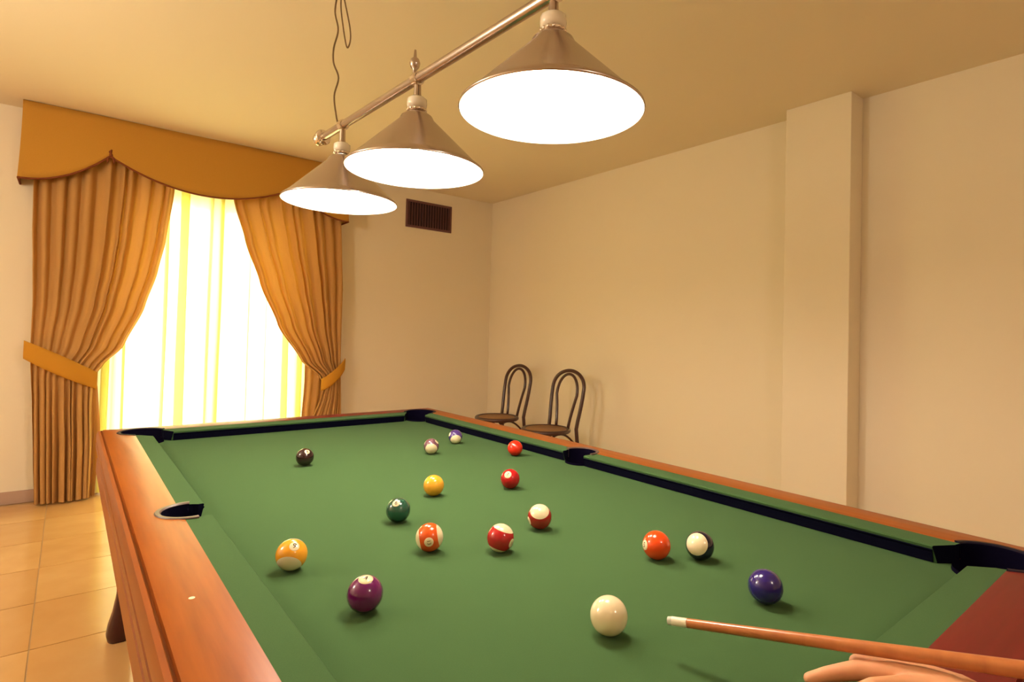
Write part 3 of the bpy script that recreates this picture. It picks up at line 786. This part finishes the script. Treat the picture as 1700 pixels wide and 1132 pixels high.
# ------------------------------------------------------------------ the player's bridge hand
def grown(name, chains, parent, m, voxel=0.0018):
    """chains = lists of joints (x, y, z, r); rounded tapering limbs fused by a voxel remesh into ONE smooth surface"""
    b = BM()
    for ch in chains:
        for (x0, y0, z0, r0), (x1, y1, z1, r1) in zip(ch, ch[1:]):
            a_, c_ = Vector((x0, y0, z0 + T + 0.0022)), Vector((x1, y1, z1 + T + 0.0022)); d_ = (c_ - a_).length
            n = max(2, int(d_ / (min(r0, r1) * 0.3)))
            for k in range(n + 1):
                t = k / n
                bmesh.ops.create_icosphere(b, subdivisions=2, radius=r0 + (r1 - r0) * t, matrix=Matrix.Translation(a_.lerp(c_, t)))
    me = bpy.data.meshes.new(name); b.to_mesh(me); b.free()
    o = bpy.data.objects.new(name, me); COL.objects.link(o)
    rm = o.modifiers.new('r', 'REMESH'); rm.mode = 'VOXEL'; rm.voxel_size = voxel
    sm = o.modifiers.new('m', 'SMOOTH'); sm.factor = 0.5; sm.iterations = 6
    dg = bpy.context.evaluated_depsgraph_get(); dg.update()
    me2 = bpy.data.meshes.new_from_object(o.evaluated_get(dg)); bpy.data.objects.remove(o, do_unlink=True)
    b = BM(); b.from_mesh(me2)
    return obj(name, b, m, parent, smooth=True)

pr = thing('person', 'hand and forearm of a player, bridging the cue on the end rail', 'person', (0.50, -0.10, T + 0.042))
Wr = (0.500, -0.205, 0.066); Wr2 = (0.510, -0.165, 0.0645)
Pm = (0.510, -0.120, 0.0640)
fingers = [
    [(*Pm, 0.0235), (0.508, -0.096, 0.0660, 0.0190), (0.499, -0.070, 0.0670, 0.0150), (0.478, -0.036, 0.0640, 0.0115), (0.457, -0.013, 0.0560, 0.0090), (0.441, 0.001, 0.0495, 0.0076)],
    [(*Pm, 0.0225), (0.497, -0.106, 0.0680, 0.0165), (0.482, -0.088, 0.0690, 0.0125), (0.446, -0.066, 0.0710, 0.0100), (0.418, -0.047, 0.0600, 0.0090), (0.400, -0.036, 0.0500, 0.0076)],
    [(*Pm, 0.0225), (0.490, -0.116, 0.0670, 0.0160), (0.470, -0.108, 0.0670, 0.0120), (0.434, -0.097, 0.0690, 0.0096), (0.408, -0.085, 0.0590, 0.0088), (0.391, -0.077, 0.0500, 0.0074)],
    [(*Pm, 0.0225), (0.486, -0.129, 0.0640, 0.0150), (0.464, -0.130, 0.0630, 0.0110), (0.436, -0.130, 0.0620, 0.0086), (0.416, -0.126, 0.0555, 0.0078), (0.401, -0.121, 0.0490, 0.0066)],
    [(*Wr2, 0.0225), (0.530, -0.124, 0.0640, 0.0185), (0.529, -0.090, 0.0630, 0.0165), (0.515, -0.058, 0.0620, 0.0130), (0.504, -0.038, 0.0620, 0.0118), (0.500, -0.029, 0.0625, 0.0100)],
]
chains = [[(0.450, -0.46, 0.085, 0.036), (0.466, -0.36, 0.080, 0.033), (0.485, -0.27, 0.071, 0.027), (*Wr, 0.0235), (*Wr2, 0.0225), (*Pm, 0.0225)]] + fingers
grown('hand_and_forearm', chains, pr, M_SKIN)
for f in fingers:
    (x0, y0, z0, r0), (x1, y1, z1, r1) = f[-2], f[-1]
    v = Vector((x1 - x0, y1 - y0, z1 - z0)).normalized(); side = v.cross(Vector((0, 0, 1))).normalized(); up = side.cross(v).normalized()
    b = BM(); n_ = 5
    g_ = [[b.verts.new(Vector((x1, y1, z1 + T + 0.0022)) + v * (-0.0055 + 0.0095 * i / n_) + side * (r1 * 0.62 * (2 * j / 6 - 1)) + up * (r1 * (0.93 - 0.30 * (2 * j / 6 - 1) ** 2) - 0.0028 * (i / n_) ** 2)) for j in range(7)] for i in range(n_ + 1)]
    for i in range(n_):
        for j in range(6): b.faces.new((g_[i][j], g_[i][j + 1], g_[i + 1][j + 1], g_[i + 1][j]))
    obj('fingernail', b, M_NAIL, pr, smooth=True)
b = BM(); tube(b, [(0.4670, -0.355, 0.080 + T), (0.462, -0.39, 0.083 + T), (0.450, -0.45, 0.088 + T), (0.43, -0.60, 0.16 + T), (0.41, -0.74, 0.34 + T), (0.40, -0.80, 0.46 + T)], [0.041, 0.046, 0.050, 0.056, 0.066, 0.072], 24)
obj('sleeve', b, M_SLEEVE, pr, smooth=True, angle=50)
